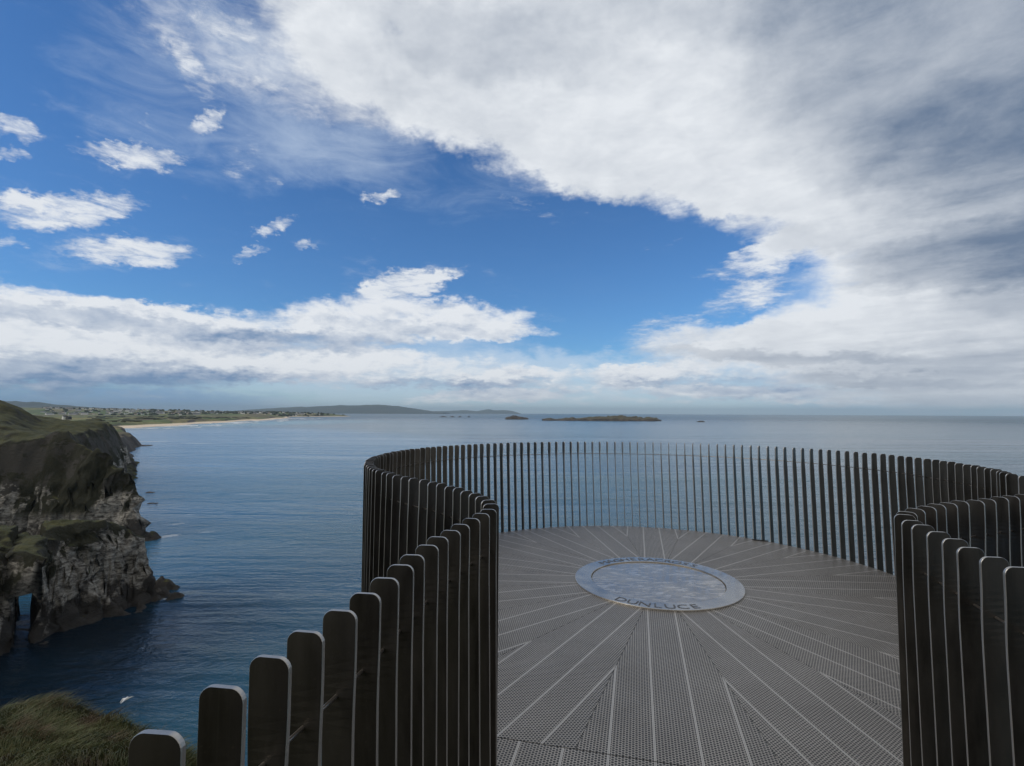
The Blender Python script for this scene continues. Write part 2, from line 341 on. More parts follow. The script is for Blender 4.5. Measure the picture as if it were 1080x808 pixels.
def grass_col(t, p, sc=1.0):
    n = t.noise(p, .35 * sc, 6, .62); n2 = t.noise(p, 2.6 * sc, 4, .6)
    c = t.mix(t.mapr(n, .35, .68), (.034, .042, .010), (.084, .080, .024))
    c = t.mix(t.mapr(n2, .5, .75, 0, .75), c, (.060, .047, .022))
    return c, n, n2
def mat_cliff():
    m, t, b = material('chalk_and_basalt_cliff'); g = t.new('ShaderNodeNewGeometry'); p = g.outputs['Position']
    z = xyz(t, p)[2]; nz = xyz(t, g.outputs['Normal'])[2]
    gc, gn, gn2 = grass_col(t, p)
    na = t.noise(p, .16, 6, .62); nb = t.noise(t.mapping(p, sc=(1, 1, 2.6)), .55, 8, .68, .6); nc = t.noise(p, 3.5, 5, .62)
    strata = t.noise(t.mapping(p, rot=(0, R(9), 0), sc=(.07, .07, 1.5)), .9, 6, .62, .5)
    chalk = t.mix(t.mapr(nb, .37, .60), (.050, .042, .033), (.50, .465, .40))
    chalk = t.mix(t.mapr(strata, .50, .62, 0, .5), chalk, (.085, .076, .064))
    chalk = t.mix(t.mapr(nc, .55, .68, 0, .5), chalk, (.035, .031, .026))
    basalt = t.mix(nb, (.018, .016, .014), (.062, .054, .045))
    lo = t.math('ADD', z, t.math('ADD', t.math('MULTIPLY', t.math('SUBTRACT', na, .5), -26.), t.math('MULTIPLY', t.math('SUBTRACT', nb, .5), -6.)))
    rock = t.mix(t.mapr(lo, -40.5, -38.6), basalt, chalk)
    rock = t.mix(t.mapr(lo, -27.5, -25.5), rock, (.05, .045, .036))
    grass_f = t.math('ADD', nz, t.math('ADD', t.math('MULTIPLY', t.math('SUBTRACT', na, .5), 1.9), t.math('MULTIPLY', t.math('SUBTRACT', nb, .5), .7)))
    grass_f = t.math('ADD', grass_f, t.math('MULTIPLY', t.mapr(z, -33., -26., -.5, .42), t.mapr(xyz(t, p)[0], -170., -150., .12, 1.)))
    hang = t.math('MULTIPLY', t.mapr(t.noise(t.mapping(p, sc=(1, 1, .55)), .105, 5, .55, .4), .50, .56), t.mapr(t.math('ADD', z, t.math('MULTIPLY', nb, 5.)), -34.5, -31.))
    gm = t.math('MAXIMUM', t.mapr(grass_f, .50, .62), hang)
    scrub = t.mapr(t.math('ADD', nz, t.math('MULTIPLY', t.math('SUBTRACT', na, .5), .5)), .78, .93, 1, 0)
    gc = t.mix(t.math('MULTIPLY', scrub, .85), gc, (.011, .0105, .004))  # near-black on steep faces: their shade put into the grass colour
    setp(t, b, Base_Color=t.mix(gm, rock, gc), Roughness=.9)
    h = t.mix(gm, t.vmath('SCALE', (1., 1., 1.), scale=t.math('ADD', nb, t.math('MULTIPLY', nc, .35))), t.vmath('SCALE', (1., 1., 1.), scale=t.math('ADD', gn, t.math('MULTIPLY', gn2, .5))))
    t.put(b.inputs['Normal'], t.bump(h, .9, 1.1))
    return m
def mat_land():
    m, t, b = material('coastal_farmland'); g = t.new('ShaderNodeNewGeometry'); p = g.outputs['Position']
    z = xyz(t, p)[2]; nz = xyz(t, g.outputs['Normal'])[2]
    vor = t.new('ShaderNodeTexVoronoi'); t.put(vor.inputs['Vector'], t.mapping(p, sc=(1, .7, 0))); vor.inputs['Scale'].default_value = .0042
    fld = xyz(t, vor.outputs['Color'])[0]
    n = t.noise(t.mapping(p, sc=(1, .5, 1)), .006, 6, .62); n2 = t.noise(p, .05, 6, .65)
    c = t.mix(t.mapr(fld, .2, .8), (.095, .145, .034), (.25, .225, .09))
    c = t.mix(t.mapr(n, .46, .62), c, (.095, .075, .045))
    nearc = t.mapr(xyz(t, p)[1], 1350., 1750., 1, 0); c = t.mix(t.math('MULTIPLY', nearc, t.mapr(n, .40, .52, .25, .9)), c, (.125, .088, .052))
    c = t.mix(t.mapr(n2, .52, .64, 0, .85), c, (.03, .04, .016))
    rock = t.mix(t.mapr(n2, .35, .65), (.018, .016, .014), (.105, .090, .075))
    c = t.mix(t.mapr(t.math('ADD', nz, t.math('MULTIPLY', t.math('SUBTRACT', n2, .5), .25)), .90, .97), rock, c)
    lowz = t.math('ADD', z, t.math('MULTIPLY', t.math('SUBTRACT', n2, .5), 2.5))
    sandy = t.mapr(xyz(t, p)[1], 1250., 1400.)
    c = t.mix(t.math('MULTIPLY', t.mapr(lowz, -39.5, -41.), sandy), c, (.78, .64, .48))
    c = t.mix(t.math('MULTIPLY', t.mapr(z, -44.2, -44.7), sandy), c, (.46, .37, .27))
    setp(t, b, Base_Color=c, Roughness=.95)
    t.put(b.inputs['Normal'], t.bump(n2, .7, 6.))
    return m
def mat_rock(name='islet_rock', green=True):
    m, t, b = material(name); g = t.new('ShaderNodeNewGeometry'); p = g.outputs['Position']; z = xyz(t, p)[2]; nz = xyz(t, g.outputs['Normal'])[2]
    n = t.noise(t.mapping(p, sc=(1, 1, 3)), .035, 7, .66); n2 = t.noise(p, .2, 6, .65)
    c = t.mix(t.mapr(n, .35, .65), (.022, .019, .016), (.115, .088, .064))
    if green: c = t.mix(t.mapr(t.math('ADD', t.math('ADD', nz, t.math('MULTIPLY', n2, .5)), t.mapr(z, -42., -30., -.5, .1)), .95, 1.15), c, (.095, .082, .045))
    setp(t, b, Base_Color=c, Roughness=.9); t.put(b.inputs['Normal'], t.bump(n, .8, 5.)); return m
def mat_hills():
    m, t, b = material('far_hill_moorland'); p = pos(t); n = t.noise(p, .0006, 6, .6); vor = t.new('ShaderNodeTexVoronoi'); t.put(vor.inputs['Vector'], p); vor.inputs['Scale'].default_value = .0012
    c = t.mix(t.mapr(n, .4, .6), (.020, .030, .026), (.050, .055, .038)); c = t.mix(t.math('MULTIPLY', xyz(t, vor.outputs['Color'])[0], .5), c, (.06, .068, .04))
    setp(t, b, Base_Color=c, Roughness=.95); return m
def mat_sea():
    m, t, b = material('sea_water'); p = pos(t)
    dist = t.vmath('LENGTH', p)
    # wind chop at several sizes, crests lying across the wind
    w = t.mapping(p, rot=(0, 0, R(18)), sc=(.55, 1, 1))
    n0 = t.noise(w, 1.1, 4, .6, .6); n1 = t.noise(w, .30, 5, .58, .5); n2 = t.noise(w, .075, 5, .55, .4); n3 = t.noise(t.mapping(p, rot=(0, 0, R(6)), sc=(.16, 1, 1)), .022, 5, .55, .5)
    nf = t.noise(t.mapping(p, rot=(0, 0, R(3)), sc=(.06, 1, 1)), .006, 6, .6, .8)
    f0 = t.mapr(dist, 80, 420, 1, 0); f1 = t.mapr(dist, 300, 1600, 1, .30); f2 = t.mapr(dist, 1500, 7000, 1, .8); f3 = t.mapr(dist, 3000, 20000, 1, .8)
    lane = t.mapr(t.math('ADD', t.math('MULTIPLY', nf, .6), t.math('MULTIPLY', t.noise(t.mapping(p, rot=(0, 0, R(8)), sc=(.22, 1, 1)), .018, 4, .55, .6), .4)), .40, .60, .35, 1.35)
    n1 = t.math('MULTIPLY', n1, lane); n2 = t.math('MULTIPLY', n2, lane); n0 = t.math('MULTIPLY', n0, lane)
    h = t.math('MULTIPLY', t.math('MULTIPLY', n0, f0), .34)
    h = t.math('ADD', h, t.math('MULTIPLY', t.math('MULTIPLY', n1, f1), .80))
    h = t.math('ADD', h, t.math('MULTIPLY', t.math('MULTIPLY', n2, f2), 1.7))
    h = t.math('ADD', h, t.math('MULTIPLY', t.math('MULTIPLY', n3, f3), 3.4))
    nrm = t.bump(h, 1., 1.)
    # body colour: deeper blue offshore, greener over sand near the beach, rough wind streaks
    deep = t.mix(t.mapr(nf, .38, .62), (.008, .045, .075), (.020, .085, .115))
    beach = t.mapr(t.vmath('LENGTH', t.mapping(p, (-1180, 1900, SEA), (0, 0, R(-14)), (420, 1500, 1e4), 'TEXTURE')), 1.2, .35, 0, 1, 'SMOOTHSTEP')
    bay = t.mapr(t.vmath('LENGTH', t.mapping(p, (-480, 860, SEA), (0, 0, R(28)), (430, 930, 1e4), 'TEXTURE')), 1.05, .5, 0, 1, 'SMOOTHSTEP')
    cove_shade = t.mapr(t.vmath('LENGTH', t.mapping(p, (-92, 86, SEA), (0, 0, R(-20)), (44, 75, 1e4), 'TEXTURE')), 1.1, .4, 0, 1, 'SMOOTHSTEP')
    deep = t.mix(bay, deep, (.060, .195, .345))  # brighter bay: reflected sky put into the water colour
    deep = t.mix(cove_shade, deep, (.004, .012, .022))  # cliff's shade and dark reflection put into the water colour at its foot
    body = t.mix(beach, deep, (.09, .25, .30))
    # broken white water round the rocks: its own patches of foam
    foam = None
    fn = t.noise(p, 1.1, 9, .74, 1.4)
    for (fx, fy, rx, ry, rot, a) in FOAM:
        q = t.mapr(t.vmath('LENGTH', t.mapping(p, (fx, fy, SEA), (0, 0, R(rot)), (rx, ry, 1e4), 'TEXTURE')), 1, .1, 0, a, 'SMOOTHSTEP')
        foam = q if foam is None else t.math('MAXIMUM', foam, q)
    ff = t.math('MULTIPLY', t.mapr(t.math('ADD', foam, t.math('MULTIPLY', t.math('SUBTRACT', fn, .5), 1.9)), .52, .86), t.mapr(foam, 0, .12))
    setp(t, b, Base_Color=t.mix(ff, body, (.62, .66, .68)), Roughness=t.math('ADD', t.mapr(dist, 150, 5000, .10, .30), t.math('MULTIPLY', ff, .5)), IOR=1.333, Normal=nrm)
    b.inputs['Specular IOR Level'].default_value = .5
    return m
def mat_foam():
    m, t, b = material('surf_foam'); p = pos(t); n = t.noise(t.mapping(p, rot=(0, 0, R(-14)), sc=(1, .2, 1)), .06, 6, .65)
    setp(t, b, Base_Color=t.mix(n, (.62, .66, .68), (.82, .84, .85)), Roughness=.8)
    setp(t, b, Alpha=t.mapr(n, .36, .46)); return m
def mat_soil():
    m, t, b = material('grassy_bank_ground'); p = pos(t); c, n, n2 = grass_col(t, p, 3.); setp(t, b, Base_Color=c, Roughness=.95)
    t.put(b.inputs['Normal'], t.bump(t.noise(p, 9, 5, .6), .6, .08)); return m
def mat_blade():
    m, t, b = material('windblown_grass'); p = pos(t); n = t.noise(p, .9, 5, .6); n2 = t.noise(p, 14, 2, .6); n3 = t.noise(t.vmath('ADD', p, (40., 3., 9.)), 1.6, 4, .6)
    c = t.mix(t.mapr(n, .38, .62), (.030, .048, .011), (.072, .090, .026)); c = t.mix(t.mapr(n2, .44, .70, 0, .8), c, (.15, .118, .055)); c = t.mix(t.mapr(n3, .52, .64, 0, .85), c, (.085, .046, .024))
    setp(t, b, Base_Color=c, Roughness=.7); return m
def plain(name, c1, c2, sc=3., rough=.7, met=0.):
    m, t, b = material(name); setp(t, b, Base_Color=t.mix(t.noise(objc(t), sc, 3, .6), c1, c2), Roughness=rough, Metallic=met); return m

# ================================================================ VIEWING PLATFORM
APEX = Vector((1.445, 5.255)); AXA = R(13.5)
UX = Vector((-math.sin(AXA), -math.cos(AXA))); VX = Vector((math.cos(AXA), -math.sin(AXA)))
CEN = Vector((1.34, 5.16)); RAD = 2.65
def path_points():
    left = [(-.565, -.35), (-.545, .0), (-.515, .35), (-.485, .58), (-.463, .72), (-.442, .82), (-.418, .93), (-.37, 1.13), (-.325, 1.34), (-.288, 1.58), (-.245, 1.81), (-.188, 2.03), (-.115, 2.24), (-.095, 2.42), (-.13, 2.60), (-.225, 2.82), (-.35, 3.04)]
    right = [(3.50, 3.36), (3.20, 3.06), (2.82, 2.84), (2.42, 2.67), (2.10, 2.53), (1.86, 2.39), (1.685, 2.27), (1.60, 2.12), (1.55, 1.97), (1.51, 1.83), (1.455, 1.66), (1.41, 1.48), (1.365, 1.30), (1.305, 1.08), (1.24, .84), (1.18, .55), (1.12, .25)]
    a0 = math.atan2(3.26 - CEN.y, -.50 - CEN.x) % (2 * math.pi); a1 = math.atan2(3.75 - CEN.y, 3.62 - CEN.x)
    n = 60; arc = [(CEN.x + RAD * math.cos(a0 + (a1 - a0) * i / n), CEN.y + RAD * math.sin(a0 + (a1 - a0) * i / n)) for i in range(n + 1)]
    P = np.array(left + arc + right)
    # smooth resampling (Catmull-Rom)
    out = []
    for i in range(len(P) - 1):
        p0, p1, p2, p3 = P[max(i - 1, 0)], P[i], P[i + 1], P[min(i + 2, len(P) - 1)]
        for s in np.linspace(0, 1, 12, endpoint=False):
            out.append(.5 * (2 * p1 + (p2 - p0) * s + (2 * p0 - 5 * p1 + 4 * p2 - p3) * s * s + (3 * p1 - p0 - 3 * p2 + p3) * s ** 3))
    out.append(P[-1]); Q = np.array(out)
    for _ in range(12): Q[1:-1] = .25 * Q[:-2] + .5 * Q[1:-1] + .25 * Q[2:]
    return Q
PATH = path_points()
L = np.r_[0, np.cumsum(np.hypot(*np.diff(PATH, axis=0).T))]
def along(s):
    x, y = np.interp(s, L, PATH[:, 0]), np.interp(s, L, PATH[:, 1])
    e = .03; tx = np.interp(s + e, L, PATH[:, 0]) - np.interp(s - e, L, PATH[:, 0]); ty = np.interp(s + e, L, PATH[:, 1]) - np.interp(s - e, L, PATH[:, 1])
    return x, y, math.atan2(ty, tx)

FIN, EDGE, ROD, DARK, BLACK = mat_fin(), mat_edge(), mat_rod(), mat_dark(), mat_black()
FT, FB, RAILZ = 1.23, -.17, 1.052
HW, HT, BV, RC = .0375, .0047, .0012, .021
def fin_mesh():
    zs = [FB, .0, .3, .6, .85] + list(np.linspace(.955, 1.15, 11)) + [FT - RC] + [FT - RC + RC * math.sin(R(a)) for a in (15, 30, 45, 60, 72, 82, 90)]
    V, Fc, mi = [], [], []
    for z in zs:
        w = HW
        if z > FT - RC: w = HW - RC + math.sqrt(max(RC * RC - (z - FT + RC) ** 2, 0))
        tw = R(5.0) * (2 * float(smooth((z - .955) / .195)) - 1)
        ln = .028 * max(0, (RAILZ - z)) / 1.05
        ring = [(-HT + BV, w), (HT - BV, w), (HT, w - BV), (HT, -w + BV), (HT - BV, -w), (-HT + BV, -w), (-HT, -w + BV), (-HT, w - BV)]
        for x, y in ring: V.append((x * math.cos(tw) - y * math.sin(tw) + ln, x * math.sin(tw) + y * math.cos(tw), z))
    for i in range(len(zs) - 1):
        for k in range(8):
            Fc.append((i * 8 + (k + 1) % 8, i * 8 + k, i * 8 + 8 + k, i * 8 + 8 + (k + 1) % 8)); mi.append(0 if k in (2, 6) else 1)
    Fc.append(tuple(range(8))); mi.append(0); Fc.append(tuple((len(zs) - 1) * 8 + 7 - k for k in range(8))); mi.append(1)
    me = mesh('baluster', V, Fc); me.materials.append(FIN); me.materials.append(EDGE); me.polygons.foreach_set('material_index', mi)
    bm = bmesh.new(); bm.from_mesh(me); bmesh.ops.recalc_face_normals(bm, faces=bm.faces); bm.to_mesh(me); bm.free()
    return me
bal = tag(empty('balustrade', (CEN.x, CEN.y, 0)), 'dark steel balustrade of upright flat fins curling round the circular viewing platform', 'balustrade')
FM = fin_mesh()
SP = .1105
nf = int(L[-1] / SP); fins = []
for i in range(nf):
    x, y, a = along(.073 + i * SP + random.uniform(-.003, .003))
    d = y
    # rough screen area in the photograph, to pick which fins are parts of their own
    px = CX + F * x / max(y, .05); vis = 0 if (y < .6 or px < -20 or px > 1100) else 1
    view = math.atan2(y, x); wid = abs(math.sin((a + math.pi / 2) - view)) * .082 + .012
    hpx = min(F * 1.25 / max(y, .1), 808 - (435 + F * .42 / max(y, .1)))
    fins.append((vis * wid * F / max(y, .1) * max(hpx, 0), i, x, y, a + random.uniform(-.02, .02)))
order = sorted(fins, reverse=True)
rest_V, rest_F, rest_m = [], [], []
base_v = np.empty(len(FM.vertices) * 3); FM.vertices.foreach_get('co', base_v); base_v = base_v.reshape(-1, 3)
for k_, (ar, i, x, y, a) in enumerate(order):
    if k_ < 100:
        o = bpy.data.objects.new('baluster', FM); COL.objects.link(o); o.parent = bal
        o.location = (x - CEN.x, y - CEN.y, random.uniform(-.003, .003)); o.rotation_euler = (random.uniform(-.004, .004), random.uniform(-.004, .004), a)
    else:
        c, s = math.cos(a), math.sin(a); n0 = len(rest_V) 
        rest_V += [(vx * c - vy * s + x - CEN.x, vx * s + vy * c + y - CEN.y, vz) for vx, vy, vz in base_v]
        for p in FM.polygons: rest_F.append([n0 + q for q in p.vertices]); rest_m.append(p.material_index)
me = mesh('remaining_balusters', rest_V, rest_F); o = link('remaining_balusters', me, bal, (FIN, EDGE)); me.polygons.foreach_set('material_index', rest_m); o['kind'] = 'stuff'
def tube(name, pts, r, n, mats, parent=None, closed=False):
    V, Fc = [], []
    pts = [Vector(p) for p in pts]
    for i, p in enumerate(pts):
        t = (pts[min(i + 1, len(pts) - 1)] - pts[max(i - 1, 0)]).normalized(); s = t.cross(Vector((0, 0, 1))); s = s.normalized() if s.length > 1e-4 else Vector((1, 0, 0)); u = s.cross(t)
        for k in range(n): V.append(p + r * (s * math.cos(2 * math.pi * k / n) + u * math.sin(2 * math.pi * k / n)))
    for i in range(len(pts) - 1):
        for k in range(n): Fc.append((i * n + k, i * n + (k + 1) % n, (i + 1) * n + (k + 1) % n, (i + 1) * n + k))
    Fc.append(tuple(range(n))[::-1]); Fc.append(tuple((len(pts) - 1) * n + k for k in range(n)))
    return link(name, mesh(name, V, Fc), parent, mats, True)
rodpts = [(along(s)[0] - CEN.x, along(s)[1] - CEN.y, RAILZ) for s in np.arange(.0, L[-1], .05)]
tube('tie_rod', rodpts, .0042, 8, (ROD,), bal)

plat = tag(empty('viewing_platform', (APEX.x, APEX.y, 0)), 'round viewing platform of grey perforated metal planks fanning out from the steel disc', 'viewing platform')
DECK = mat_deck()
def reach(th):
    """distance from the apex to the inner side of the balustrade in a plan direction"""
    dx, dy = math.cos(th), math.sin(th); best = 9
    for (ax, ay), (bx, by) in zip(PATH[:-1:4], PATH[4::4]):
        ex, ey = bx - ax, by - ay; den = dx * ey - dy * ex
        if abs(den) < 1e-9: continue
        t = ((ax - APEX.x) * ey - (ay - APEX.y) * ex) / den; s = ((ax - APEX.x) * dy - (ay - APEX.y) * dx) / den
        if t > 0 and 0 <= s <= 1: best = min(best, t)
    r = best - .03
    c = dx * UX.x + dy * UX.y
    if c > .1: r = min(r, 2.778 / c)
    return r
def deck_panel(poly, org, ang, parent):
    """flat plate 12 mm thick with UV along/across the plank direction"""
    n = len(poly); V = [(x - APEX.x, y - APEX.y, 0) for x, y in poly] + [(x - APEX.x, y - APEX.y, -.03) for x, y in poly]
    Fc = [tuple(range(n)), tuple(range(2 * n - 1, n - 1, -1))] + [(i, n + i, n + (i + 1) % n, (i + 1) % n) for i in range(n)]
    me = mesh('deck_panel', V, Fc); uvl = me.uv_layers.new(name='UVMap'); c, s = math.cos(ang), math.sin(ang)
    for lp in me.loops:
        x, y, _ = V[lp.vertex_index]; x -= org[0]; y -= org[1]
        uvl.data[lp.index].uv = (x * c + y * s, -x * s + y * c)
    return link('deck_panel', me, parent, (DECK,))
ax0 = math.atan2(UX.y, UX.x)
for k_ in range(18):
    mid = ax0 + R(20) * k_; g = .0013
    lo, hi = mid - R(10), mid + R(10)
    ths = np.linspace(lo, hi, 15); inner, outer = [], []
    for th in ths:
        rr = reach(th); outer.append([APEX.x + rr * math.cos(th), APEX.y + rr * math.sin(th)]); inner.append([APEX.x + .72 * math.cos(th), APEX.y + .72 * math.sin(th)])
    poly = np.array(outer + inner[::-1])
    # open a 4 mm joint along both straight sides
    for q, th, sg in ((0, lo, 1), (len(ths) - 1, hi, -1)):
        off = np.array([-math.sin(th), math.cos(th)]) * g * sg
        poly[q] += off; poly[len(poly) - 1 - q] += off
    ctr = poly.mean(0)
    deck_panel([tuple(p) for p in poly], (0, 0), mid, plat)
a, b_ = 2.784, 6.2
wk = [APEX + UX * a + VX * -.93, APEX + UX * a + VX * .86, APEX + UX * b_ + VX * .86, APEX + UX * b_ + VX * -.93]
o = deck_panel([tuple(p) for p in wk][::-1], (0, 0), ax0, plat); o.name = 'walkway_panel'; o.data.name = 'walkway_panel'
o['label'] = 'straight walkway panel leading onto the round deck'
# edge channel and under-plate
poly = [(CEN.x + (RAD - .055) * math.cos(R(t)), CEN.y + (RAD - .055) * math.sin(R(t))) for t in range(0, 360, 4)]
def slab(name, poly, z0, z1, mats, parent):
    n = len(poly); V = [(x - APEX.x, y - APEX.y, z1) for x, y in poly] + [(x - APEX.x, y - APEX.y, z0) for x, y in poly]
    Fc = [tuple(range(n)), tuple(range(2 * n - 1, n - 1, -1))] + [(i, n + i, n + (i + 1) % n, (i + 1) % n) for i in range(n)]
    return link(name, mesh(name, V, Fc), parent, mats)
slab('deck_underside', poly, -.26, -.034, (DARK,), plat)
slab('walkway_underside', [tuple(APEX + UX * u + VX * v) for u, v in ((2.3, -.90), (6.2, -.90), (6.2, .84), (2.3, .84))][::1], -.24, -.038, (DARK,), plat)
for sx_, sy_ in ((0, 0), (-.9, -1.4), (1.1, -1.4)):
    tube('support_column', [(CEN.x - APEX.x + sx_, CEN.y - APEX.y + sy_, -.26), (CEN.x - APEX.x + sx_, CEN.y - APEX.y + sy_, -16 - sy_)], .16, 14, (DARK,), plat)
s0, s1 = Vector((3.16, 6.955)), Vector((3.335, 6.87)); dv = (s1 - s0).normalized(); nv = Vector((-dv.y, dv.x)) * .016
V = [(*(p - APEX), z) for z in (.004, .010) for p in (s0 - nv, s1 - nv, s1 + nv, s0 + nv)]
link('slot_cover', mesh('slot_cover', V, [(3, 2, 1, 0), (4, 5, 6, 7), (0, 1, 5, 4), (1, 2, 6, 5), (2, 3, 7, 6), (3, 0, 4, 7)]), plat, (BLACK,))

# ---- the engraved steel disc in the middle
plq = tag(empty('engraved_disc', (1.436, 5.25, 0)), 'round polished steel disc lettered round its rim, set in the middle of the deck', 'plaque')
def lathe(name, prof, n, mats, parent):
    V, Fc = [], []
    for r, z in prof:
        for k in range(n): V.append((r * math.cos(2 * math.pi * k / n), r * math.sin(2 * math.pi * k / n), z))
    m = len(prof)
    for i in range(m - 1):
        for k in range(n): Fc.append((i * n + k, i * n + (k + 1) % n, (i + 1) * n + (k + 1) % n, (i + 1) * n + k))
    if prof[-1][0] < .75 and name == 'disc_face': Fc.append(tuple((m - 1) * n + k for k in range(n)))
    me = mesh(name, V, Fc); bm = bmesh.new(); bm.from_mesh(me); bmesh.ops.recalc_face_normals(bm, faces=bm.faces); bm.to_mesh(me); bm.free()
    return link(name, me, parent, mats)
RIM, FACE, LET = mat_plaque(True), mat_plaque(False), mat_letter()
lathe('rim', [(.80, -.02), (.80, .012), (.797, .015), (.641, .015), (.638, .012), (.638, -.02), (.80, -.02)], 160, (RIM,), plq)
lathe('disc_face', [(.6375, -.015), (.632, .002), (.628, .004)], 160, (FACE,), plq)
def letters(text, rad, mid, span, size, up_in, parent):
    V, Fc = [], []
    for i, ch in enumerate(text):
        cu = bpy.data.curves.new('glyph', 'FONT'); cu.body = ch; cu.size = size; cu.align_x = 'CENTER'; cu.extrude = 0; cu.resolution_u = 3; cu.offset = -.0005
        ob = bpy.data.objects.new('glyph', cu); me = bpy.data.meshes.new_from_object(ob)
        f = i / (len(text) - 1) - .5
        th = mid + (span * f if up_in else -span * f)
        n0 = len(V)
        for v in me.vertices:
            x, y = v.co.x * 1.15, v.co.y
            rr = rad + (-y if up_in else y)
            e_r = Vector((math.cos(th), math.sin(th))); e_t = Vector((-math.sin(th), math.cos(th)))
            p = e_r * rr + e_t * (x if up_in else -x); V.append((p.x, p.y, .0175))
        for q in me.polygons: Fc.append([n0 + t for t in q.vertices])
        bpy.data.objects.remove(ob); bpy.data.curves.remove(cu); bpy.data.meshes.remove(me)
    o = link('lettering', mesh('lettering', V, Fc), parent, (LET,))
    bm = bmesh.new(); bm.from_mesh(o.data)
    for f in bm.faces:
        if f.normal.z < 0: f.normal_flip()
    bm.to_mesh(o.data); bm.free(); return o
letters('DUNLUCE', .768, R(-105), R(50), .132, True, plq)
letters('MAGHERACROSS', .672, R(84), R(84), .130, False, plq)

# ================================================================ SEA
FOAM = [(-128.5, 199, 8, 5, 60, .86), (-139, 220, 8, 4, 50, .72), (-119, 206, 9, 5, 10, .60), (-146, 240, 8, 2.4, 20, .66), (-86, 133, 6, 2.0, 20, .66), (-108, 118, 5, 4, 20, .9), (-470, 780, 60, 16, 0, .8), (-560, 815, 60, 14, 0, .85), (-150, 300, 30, 6, 0, .6)]
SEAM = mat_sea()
rings = np.r_[0, np.geomspace(20, 60000, 60)]; n = 96
V = [(0, 0, SEA)] + [(r * math.cos(2 * math.pi * k / n), r * math.sin(2 * math.pi * k / n), SEA) for r in rings[1:] for k in range(n)]
Fc = [(0, 1 + k, 1 + (k + 1) % n) for k in range(n)] + [(1 + i * n + k, 1 + (i + 1) * n + k, 1 + (i + 1) * n + (k + 1) % n, 1 + i * n + (k + 1) % n) for i in range(len(rings) - 2) for k in range(n)]
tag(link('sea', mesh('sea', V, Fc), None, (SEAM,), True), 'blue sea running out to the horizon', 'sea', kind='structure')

# ================================================================ COAST
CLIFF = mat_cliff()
# the near chalk wall, a thin promontory pierced by a small arch
polyA = [(-89.5, 131.5), (-91.5, 126), (-93.2, 120.5), (-95.5, 115), (-97, 107), (-99.5, 100), (-104, 88), (-112, 62), (-135, 50), (-160, 60), (-150, 92), (-135, 106), (-121, 113.5), (-113, 124), (-104, 132), (-96, 136.5), (-91.5, 135.0)]
def build_A():
    st = .36; xs = np.arange(-150, -74, st); ys = np.arange(52, 146, st); X, Y = np.meshgrid(xs, ys)
    s = sdf(X, Y, polyA)
    s = s + 1.5 * fbm(X / 9, Y / 9, 3.1, 3) + .75 * fbm(X / 2.6, Y / 2.6, 1.0, 3)
    # crest drops a little towards the tip
    crest = -24.0 - 3.0 * smooth((Y - 122) / 12) - 2.5 * smooth((104 - Y) / 14)
    h0 = np.interp(s, [-8, -3.0, -.6, .1, .8, 1.6, 2.4, 3.2, 4.4, 6.5, 10], [0, .06, .15, .2, .36, .52, .70, .80, .90, .965, 1.0])
    lowz = -50; H = np.where(h0 < .15, lowz + (SEA + .5 - lowz) * h0 / .15, SEA + .5 + (crest - SEA - .5) * (h0 - .15) / .85)
    H += .9 * fbm(X / 7, Y / 7, 8, 4) * smooth((s - 3) / 4) + .25 * fbm(X / 1.3, Y / 1.3, 2, 2) * smooth((s - .2) / 2)
    # boulders and reef at the foot, longest off the tip
    k = smooth((s + 6.5) / 6.0) * (s < 4)
    k = smooth((s + 9.5) / 8.5) * (s < 4); reef = SEA - 1.5 + 3.1 * k * (0.5 + .6 * fbm(X / 3, Y / 3, 21, 4)) * (.6 + .9 * smooth((Y - 112) / 16))
    H = np.maximum(H, reef)
    # the arch: a slot through the wall, bridged further down by its own rock
    ax = -.912 * Y + .25 * np.sin(Y * .9)
    slot = smooth((2.2 + .5 * fbm(X / 2, Y / 2, 5, 2) - np.abs(X - ax) * .74) / .5) * smooth((Y - 99) / 3) * (Y < 140)
    H = H * (1 - slot) + (SEA - 2.5) * slot
    nx = 1.1 * fbm(X / 3.2, Y / 3.2, H / 1.5, 3); ny = 1.1 * fbm(X / 3.2 + 50, Y / 3.2, H / 1.5, 3)
    st_ = smooth((s + 3) / 3) * (1 - smooth((s - 4) / 3))
    return np.stack([X + nx * st_, Y + ny * st_, H], -1)
PA = build_A()
tag(link('cliff', grid_mesh('cliff', PA), None, (CLIFF,), True), 'dark chalk cliff wall topped with grass, pierced by a small arch', 'cliff', kind='structure')
